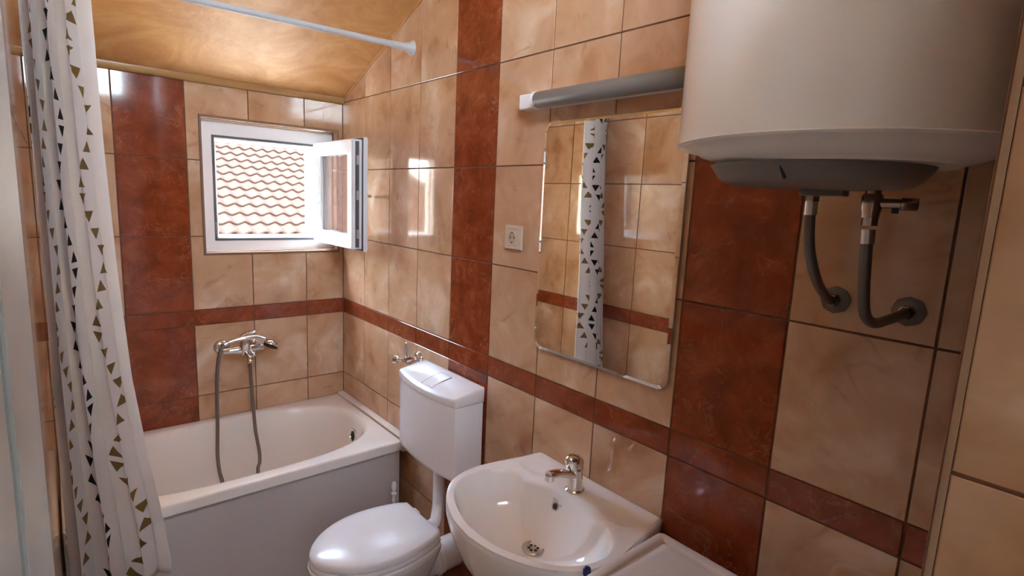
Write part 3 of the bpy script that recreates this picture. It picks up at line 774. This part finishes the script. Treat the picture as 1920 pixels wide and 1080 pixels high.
# ------------------------------------------------------------------ washbasin
BYc, BZ = -1.785, .822
bas = thing('washbasin', 'white ceramic washbasin with overflow and drain on the side wall', 'washbasin', (-.22, BYc, .80))
oh = [(-.002,.0),(-.002,.12),(-.002,.224),(-.012,.236),(-.06,.242),(-.145,.257),(-.235,.268),(-.30,.258),(-.352,.232),(-.404,.172),(-.442,.085),(-.455,.0)]
ih = [(-.132,0),(-.137,.06),(-.155,.135),(-.150,.165),(-.180,.206),(-.245,.241),(-.327,.223),(-.383,.160),(-.418,.065),(-.423,0)]
def closed(hf):
    p = spline([(a, b, 0) for a, b in hf], 8); return [(q.x, q.y) for q in p] + [(q.x, -q.y) for q in reversed(p[1:-1])]
PO, PI_ = closed(oh), closed(ih); BCX = -.262
def radial(poly, ang_):
    dx, dy = math.cos(ang_), math.sin(ang_); best = None
    for i in range(len(poly)):
        (x0, y0), (x1, y1) = poly[i], poly[(i+1)%len(poly)]
        ex, ey = x1-x0, y1-y0; den = dx*ey-dy*ex
        if abs(den) < 1e-12: continue
        ox, oy = x0-BCX, y0
        t = (ox*ey-oy*ex)/den; s = (ox*dy-oy*dx)/den
        if t > 0 and -1e-6 <= s <= 1+1e-6 and (best is None or t > best): best = t
    return best
NB = 144; angs = [2*PI*k/NB for k in range(NB)]
# sample the two back corners exactly
for cx_, cy_ in ((-.004,.231), (-.004,-.231)):
    a = math.atan2(cy_, cx_-BCX) % (2*PI); k = min(range(NB), key=lambda i: abs(angs[i]-a)); angs[k] = a
rO = [radial(PO, a) for a in angs]; rI = [radial(PI_, a) for a in angs]
def dish(x, y):
    z = 0
    for s in (-1, 1):
        d = math.hypot((x+.088)/.040, (y-s*.158)/.060)
        if d < 1: z -= .010*(1-d*d)**1.2
        elif d < 1.3: z += .0018*math.sin((d-1)/.3*PI)
    return z
R = []
def bowl_ring(t, z): return [Vector((BCX+a_r*t*math.cos(a), BYc+a_r*t*math.sin(a), z)) for a, a_r in zip(angs, rI)]
prof = [(.04,.690),(.15,.6902),(.30,.6915),(.45,.698),(.58,.707),(.70,.720),(.80,.739),(.87,.760),(.92,.781),(.955,.798),(.98,.809),(1.0,.8175)]
for t, z in prof: R.append(bowl_ring(t, z))
for t in (.05,.14,.25,.36,.48,.60,.72,.84,.93):
    rr_ = []
    for a, ri, ro in zip(angs, rI, rO):
        r = ri+(ro-ri)*t; x, y = BCX+r*math.cos(a), r*math.sin(a)
        z = BZ + .001*math.sin(t*PI) - (.004*(1-t/.06*.5) if t < .07 else 0)
        rr_.append(Vector((x, BYc+y, z + dish(x, y))))
    R.append(rr_)
for s, z in ((.985,BZ-.0015),(.998,BZ-.007),(1.0,BZ-.016),(.995,BZ-.035)): R.append([Vector((BCX+r*s*math.cos(a), BYc+r*s*math.sin(a), z)) for a, r in zip(angs, rO)])
for s, z in ((.955,.75),(.87,.70),(.74,.65),(.55,.618),(.30,.605),(.05,.60)):
    R.append([Vector((BCX+.03*(1-s)+r*s*math.cos(a), BYc+r*s*math.sin(a), z)) for a, r in zip(angs, rO)])
bm = bmesh.new(); rings(bm, R, True, True, True)
part('basin', bm, 'ceramic', bas, auto=75)
def bowl_z(x, y):
    a = math.atan2(y-BYc, x-BCX) % (2*PI); t = math.hypot(x-BCX, y-BYc)/radial(PI_, a)
    for (t0, z0), (t1, z1) in zip(prof, prof[1:]):
        if t <= t1: return z0+(z1-z0)*max(0, (t-t0)/(t1-t0))
    return BZ
def bowl_hit(px, py):
    d = ray(px, py); t = .6
    while t < 2.6:
        p = CAM+d*t
        if p.z < BZ and p.z <= bowl_z(p.x, p.y): return p
        t += .001
    return p
def bowl_n(p):
    e = .004; return Vector((-(bowl_z(p.x+e, p.y)-bowl_z(p.x-e, p.y))/(2*e), -(bowl_z(p.x, p.y+e)-bowl_z(p.x, p.y-e))/(2*e), 1)).normalized()
dc = bowl_hit(1000, 1029); dc.z = .6925
part('drain_ring', L([(.031,-.002),(.032,.002),(.029,.0045),(.022,.0025),(.021,.001),(.001,.001)], dc, (0,0,1), 32), 'steel', bas, auto=40)
for k in range(6): part('drain_hole', L([(.0042,.0),(.0042,.0022)], dc+Vector((.012*math.cos(k*PI/3+.3), .012*math.sin(k*PI/3+.3), 0)), (0,0,1), 10), 'dark', bas)
ofc = bowl_hit(1042, 949); ofn = bowl_n(ofc)
part('overflow_ring', L([(.0125,-.006),(.0125,.0025),(.0105,.0035),(.0085,.0025),(.0075,.0)], ofc, ofn, 24), 'chrome', bas, auto=40)
part('overflow_hole', L([(.0082,.0002),(.0080,.0022)], ofc, ofn, 18), 'dark', bas)
# two-line maker's mark printed above the overflow
def text_part(lines, size, org, xd, yd, m, root, name, lift=.0006, shear=.25):
    for k, s in enumerate(lines):
        cu = bpy.data.curves.new('mark', 'FONT'); cu.body = s; cu.size = size; cu.extrude = 0; cu.shear = shear; cu.space_line = 1
        ob = bpy.data.objects.new('mark', cu); COL.objects.link(ob)
        bpy.context.view_layer.update()
        me = bpy.data.meshes.new_from_object(ob.evaluated_get(bpy.context.evaluated_depsgraph_get()))
        bpy.data.objects.remove(ob)
        xd_, yd_ = Vector(xd).normalized(), Vector(yd).normalized(); z_ = xd_.cross(yd_)
        mw = Matrix.Translation(Vector(org) - yd_*(k*size*1.0) + z_*lift + xd_*(k*size*.12)) @ Matrix((xd_, yd_, z_)).transposed().to_4x4()
        me.transform(Matrix.Translation(-root.location) @ mw); me.materials.clear()
        link(name, me, m, root)
m0 = bowl_hit(1037, 935.5); mn = bowl_n(m0); mxd = Vector((0,-1,0)); mxd = (mxd-mn*mxd.dot(mn)).normalized()
text_part(['Ideal', 'Standard'], .0090, m0, mxd, mn.cross(mxd), 'ink', bas, 'maker_mark', lift=.0016)
# mixer tap
tp = thing('basin_tap', 'chrome single-lever mixer tap on the washbasin', 'tap', (-.088, BYc, BZ))
fb = Vector((-.090, BYc, BZ+.0005))
part('base_ring', L([(.027,0),(.027,.004),(.024,.007)], fb, (0,0,1), 32), 'chrome', tp, auto=40)
part('body', L([(.0225,.005),(.0215,.02),(.0208,.045),(.0215,.062),(.0225,.070),(.020,.073)], fb, Vector((-.06,0,1)), 32), 'chrome', tp, auto=50)
bm = bmesh.new(); sp = [(-.098,BYc,.870),(-.125,BYc,.882),(-.16,BYc,.893),(-.195,BYc,.899)]
path = spline(sp, 6); Rr = []
for i, p in enumerate(path):
    t = i/(len(path)-1); ww, hh = .0185-.0055*t, .0135-.003*t
    Rr.append([p + Vector((0, ww*math.cos(2*PI*k/20), hh*math.sin(2*PI*k/20))) for k in range(20)])
rings(bm, Rr, True, True, True); part('spout', bm, 'chrome', tp, auto=60)
part('aerator', L([(.0125,-.004),(.0125,.008),(.011,.012),(.0095,.0125),(.0085,.009)], (-.192,BYc,.893), (-.1,0,-1), 22), 'chrome', tp, auto=40)
bm = bmesh.new(); Rr = []
for h_, rx, dx in ((.071,.021,0),(.078,.0225,.0),(.088,.0235,-.001),(.097,.0225,-.003),(.104,.0185,-.006),(.108,.011,-.009),(.1095,.003,-.011)):
    Rr.append([Vector((-.0945+dx + rx*math.cos(a)*(1.0+.45*max(0,-math.cos(a))), BYc+rx*math.sin(a), BZ+h_)) for a in [2*PI*k/28 for k in range(28)]])
rings(bm, Rr, True, True, True); part('lever', bm, 'chrome', tp, auto=60)
part('temperature_dot', L([(.003,0),(.003,.0012)], (-.1205,BYc,BZ+.0805), (-1,0,.1), 10), mat('red_dot', (.5,.02,.02), .3), tp)

# blue cap peeking out by the washing machine
bl = thing('bottle_cap', 'small blue cap standing on the basin rim beside the washing machine', 'cap', onz(1100, 1077, BZ))
part('cap', L([(.0,0),(.0085,.0),(.009,.002),(.0088,.012),(.0075,.016),(.004,.0175)], bl.location, (0,0,1), 20), 'blue', bl, auto=50)

# ------------------------------------------------------------------ mirror, lamp, socket
mir = thing('wall_mirror', 'rectangular wall mirror with rounded corners and polished edge', 'mirror', (0, -1.748, 1.50))
MY0, MY1, MZ0, MZ1, MD = -1.995, -1.502, 1.156, 1.846, -.013
def mring(d, x, r): return [Vector((x, a, b)) for a, b in rrect(MY0+d, MZ0+d, MY1-d, MZ1-d, r, 8)]
bm = bmesh.new(); rings(bm, [mring(0, MD+.0022, .032), mring(.0095, MD, .026)], True, False, True)
part('mirror_glass', bm, 'mirror', mir)
bm = bmesh.new(); rings(bm, [mring(0, MD+.0062, .032), mring(0, MD+.0022, .032)], True, True, False)
part('glass_edge', bm, 'glassedge', mir, auto=40)
part('backing', B((MD+.0062, MY0+.05, MZ0+.05), (-.0002, MY1-.05, MZ1-.05)), 'gasket', mir)

lamp = thing('mirror_lamp', 'unlit tubular strip lamp with grey cover above the mirror', 'lamp', (0, -1.75, 1.905))
part('base', B((-.040, -2.06, 1.884), (-.0003, -1.409, 1.928), .004), 'plastic', lamp)
part('end_cap', L([(.022,0),(.0255,.002),(.0255,.014),(.0245,.016)], (-.046, -1.490, 1.903), (0,-1,0), 28), 'plastic', lamp, auto=40)
part('cover', L([(.0205,-.004),(.0235,0),(.0235,.545),(.0205,.549)], (-.050, -1.507, 1.902), (0,-1,0), 32), 'diffuser', lamp, auto=50)
part('end_cap', L([(.022,0),(.0255,.002),(.0255,.014),(.0245,.016)], (-.046, -2.055, 1.903), (0,-1,0), 28), 'plastic', lamp, auto=40)

sk = thing('wall_socket', 'cream wall power socket beside the mirror', 'socket', (0, -1.373, 1.491))
part('plate', B((-.011, -1.415, 1.452), (-.0003, -1.332, 1.531), .004), 'beigeplastic', sk)
part('insert', L([(.0225,.0),(.0225,.0025),(.019,.0035),(.018,-.001)], (-.0108, -1.373, 1.4915), (-1,0,0), 30, cap=False), 'beigeplastic', sk, auto=40)
part('socket_well', L([(.0182,0.),(.018,.0008)], (-.0112, -1.373, 1.4915), (-1,0,0), 28), smat('cream_well', (.40,.32,.23), .4), sk)
for s in (-1, 1): part('pin_hole', L([(.0028,0),(.0028,.0012)], (-.0118, -1.373+s*.0095, 1.4915), (-1,0,0), 10), 'dark', sk)
for s in (-1, 1): part('earth_clip', B((-.0148, -1.3755, 1.4915+s*.0165-.002), (-.0118, -1.3705, 1.4915+s*.0165+.002)), 'brass', sk)
for s in (-1, 1): part('seam', B((-.0114, -1.395, 1.4915+s*.0265-.0006), (-.0108, -1.351, 1.4915+s*.0265+.0006)), 'browntrim', sk)

# ------------------------------------------------------------------ water heater
HXc, HYc, HR = -.256, -2.402, .226
wh = thing('water_heater', 'large white cylindrical electric water heater on the side wall', 'water heater', (HXc, HYc, 1.70))
hb = (HXc, HYc, 0)
part('tank', L([(.02,2.505),(.18,2.50),(.215,2.485),(HR,2.455),(HR,1.7100)], hb, (0,0,1), 96), 'enamel', wh, auto=50)
part('bottom_cover', L([(HR,1.7100),(HR+.001,1.7088),(HR-.001,1.7065),(HR-.006,1.7050),(.196,1.6985),(.192,1.6950),(.165,1.6865),(.154,1.6835),(.152,1.682),(.10,1.682)], hb, (0,0,1), 96), 'enamel', wh, auto=35)
cpx, cpy = HXc-.004, HYc+.024
part('thermostat_cover', L([(.151,1.6815),(.1505,1.6800),(.137,1.661),(.128,1.6545),(.115,1.6515),(.05,1.6505),(.002,1.6505)], (cpx,cpy,0), (0,0,1), 72), 'greycap', wh, auto=35)
# indicator slot on the cover
q0 = ray(1467, 320).normalized(); 
def cone_hit(x, y):
    d = ray(x, y); a0, a1 = .151, .136; best = None
    for k in range(4000):
        t = .55+.5*k/4000; p = CAM+d*t
        z = min(max(p.z, 1.662), 1.685); r = a1+(a0-a1)*(z-1.662)/.023
        if math.hypot(p.x-cpx, p.y-cpy) <= r: return p
    return CAM+d*.9
pa, pb = cone_hit(1463, 309), cone_hit(1471, 334)
dn = Vector((pa.x-cpx, pa.y-cpy, -.05)).normalized()*.0006
part('indicator_slot', T([pa-dn*0, pb-dn*0], .0022, N=8, smooth_path=False), 'dark', wh)
part('bracket', B((HXc+HR-.02, HYc-.15, 2.2), (-.0003, HYc+.15, 2.26)), 'steel', wh)
part('bracket', B((HXc+HR-.02, HYc-.15, 1.80), (-.0003, HYc+.15, 1.84)), 'steel', wh)
C_IN, H_OUT = Vector((-.200, -2.443, 1.652)), Vector((-.200, -2.3555, 1.652))
part('inlet_stub', L([(.011,0),(.011,.02)], C_IN-Vector((0,0,.006)), (0,0,1), 18), 'brass', wh, auto=40)
part('outlet_stub', L([(.011,0),(.011,.02)], H_OUT-Vector((0,0,.006)), (0,0,1), 18), 'brass', wh, auto=40)
part('mounting_flange', B((-.215, -2.405, 1.641), (-.185, -2.340, 1.651), .002), 'greycap', wh)

def hose_thing(label, pts, ros, nut_top):
    h = thing('boiler_hose', label, 'hose', ros, 'braided hoses under the water heater')
    o = tube_obj('hose', pts, .0085, 'braid', h, N=14, n=10); o.data.transform(Matrix.Translation(-h.location))
    bmn = bmesh.new(); rad = []
    for k in range(24):
        rad.append(.0255*(1+.05*(k % 3 == 0)))
    R_ = [[Vector((x, ros.y+r*math.cos(2*PI*k/24), ros.z+r*math.sin(2*PI*k/24))) for k, r in enumerate(rad)] for x in (-.0003, -.004)]
    R_.append([Vector((-.007, ros.y+.018*math.cos(2*PI*k/24), ros.z+.018*math.sin(2*PI*k/24))) for k in range(24)])
    rings(bmn, R_, True, True, True); part('wall_flange', bmn, 'agedbrass', h, auto=30)
    part('wall_nut', L([(.0125,0),(.0125,.016),(.010,.018)], ros+Vector((-.006,0,0)), (-1,0,0), 6), 'brass', h)
    part('ferrule', T([Vector(pts[0]), Vector(pts[0])+(Vector(pts[1])-Vector(pts[0])).normalized()*.022], .0098, N=18, smooth_path=False), 'steel', h, auto=40)
    part('nut', L([(.0115,0),(.0115,.014)], nut_top, (0,0,-1), 6), 'brass', h)
    return h
r1 = onx(1567, 562, 0.); r2 = onx(1704, 584, 0.); r1.x = r2.x = 0
hose_thing('braided hose with a shallow bend to the flange nearer the mirror', [(-.200,-2.3555,1.632), (-.199,-2.3560,1.600), (-.185,-2.3570,1.550), (-.135,-2.3560,1.495), (-.07,-2.350,1.462), (-.038,r1.y,r1.z+.004), (-.02,r1.y,r1.z)], r1, Vector((-.200,-2.3555,1.646)))
hose_thing('braided hose with a sharp bend below the safety valve', [(-.200,-2.4435,1.592), (-.201,-2.4455,1.555), (-.196,-2.448,1.50), (-.180,-2.450,1.458), (-.145,-2.4535,1.441), (-.10,-2.458,1.441), (-.05,r2.y,r2.z-.002), (-.02,r2.y,r2.z)], r2, Vector((-.200,-2.443,1.612)))
sv = thing('safety_valve', 'nickel safety valve with a side drain knob under the heater', 'valve', C_IN)
part('body', L([(.012,0),(.0145,.003),(.0145,.022),(.0125,.030),(.0125,.036)], C_IN-Vector((0,0,.006)), (0,0,-1), 20), 'brass', sv, auto=40)
part('side_arm', L([(.0075,0),(.0075,.028),(.0095,.029),(.0095,.048),(.008,.050)], C_IN+Vector((0,-.008,-.020)), (.3,-1,.0), 16), 'brass', sv, auto=40)
part('test_tab', B((C_IN.x+.003, C_IN.y-.034, C_IN.z-.034), (C_IN.x+.009, C_IN.y-.026, C_IN.z-.026)), 'dark', sv)

# ------------------------------------------------------------------ washing machine
wm = thing('washing_machine', 'white washing machine with a flat ridged top beside the washbasin', 'washing machine', (-.32, -2.35, 0))
WX_0, WX_1, WY_0, WY_1, WZt = -.545, -.094, -2.628, -2.069, .85
part('body', B((WX_0+.004, WY_0+.003, .02), (WX_1-.004, WY_1-.003, .818), .008), 'plastic', wm)
bm = bmesh.new()
def wr(d, z): return [Vector((x, y, z)) for x, y in rrect(WX_0+d, WY_0+d, WX_1-d, WY_1-d, max(.014-d*.4, .004), 5)]
rings(bm, [wr(.004,.819), wr(0,.821), wr(0,WZt-.006), wr(.002,WZt-.0015), wr(.006,WZt), wr(.0215,WZt), wr(.0235,WZt-.0012), wr(.0250,WZt-.0052), wr(.0285,WZt-.0060), wr(.0315,WZt-.0052), wr(.034,WZt-.0030), wr(.05,WZt-.0026)], True, True, True)
part('worktop', bm, smat('machine_top', (.70,.66,.63), .35, .02, 4), wm, auto=50)
dcn = (WX_0+.004, -2.348, .42)
dr = part('door', L([(.185,0),(.188,.012),(.165,.028),(.135,.032),(.13,.022)], dcn, (-1,0,0), 40), 'plastic', wm, auto=40)
part('door_glass', L([(.129,.0),(.128,.022),(.08,.030),(.002,.034)], dcn, (-1,0,0), 32), 'gasket', wm, auto=40)
part('control_panel', B((WX_0-.008, WY_0+.01, .70), (WX_0+.003, WY_1-.01, .81), .004), 'plastic', wm)
part('drawer', B((WX_0-.013, WY_1-.20, .715), (WX_0-.008, WY_1-.02, .80), .003), 'plastic', wm)
part('knob', L([(.03,0),(.028,.02),(.02,.022)], (WX_0-.008, WY_0+.18, .755), (-1,0,0), 24), 'plastic', wm, auto=40)
for xx in (WX_0+.05, WX_1-.05):
    for yy in (WY_0+.05, WY_1-.05): part('foot', L([(.02,0),(.02,.021)], (xx,yy,0), (0,0,1), 14), 'dark', wm)

# ------------------------------------------------------------------ door leaf folded back beside the camera
dl = bpy.data.objects.new('door_1', None); COL.objects.link(dl); dl['kind'] = 'structure'; dl['label'] = 'white door leaf folded back against the side wall'
DX = -1.1865
part('leaf', B((LX-.045, -2.335, .01), (DX, -1.953, 2.03), .002), 'doorwhite', dl)
part('seal', B((LX-.045, -2.372, .01), (DX-.004, -2.335, 2.03)), 'gasket', dl)
part('side_panel', B((LX-.045, -2.62, .01), (DX-.001, -2.372, 2.03), .002), 'doorwhite', dl)
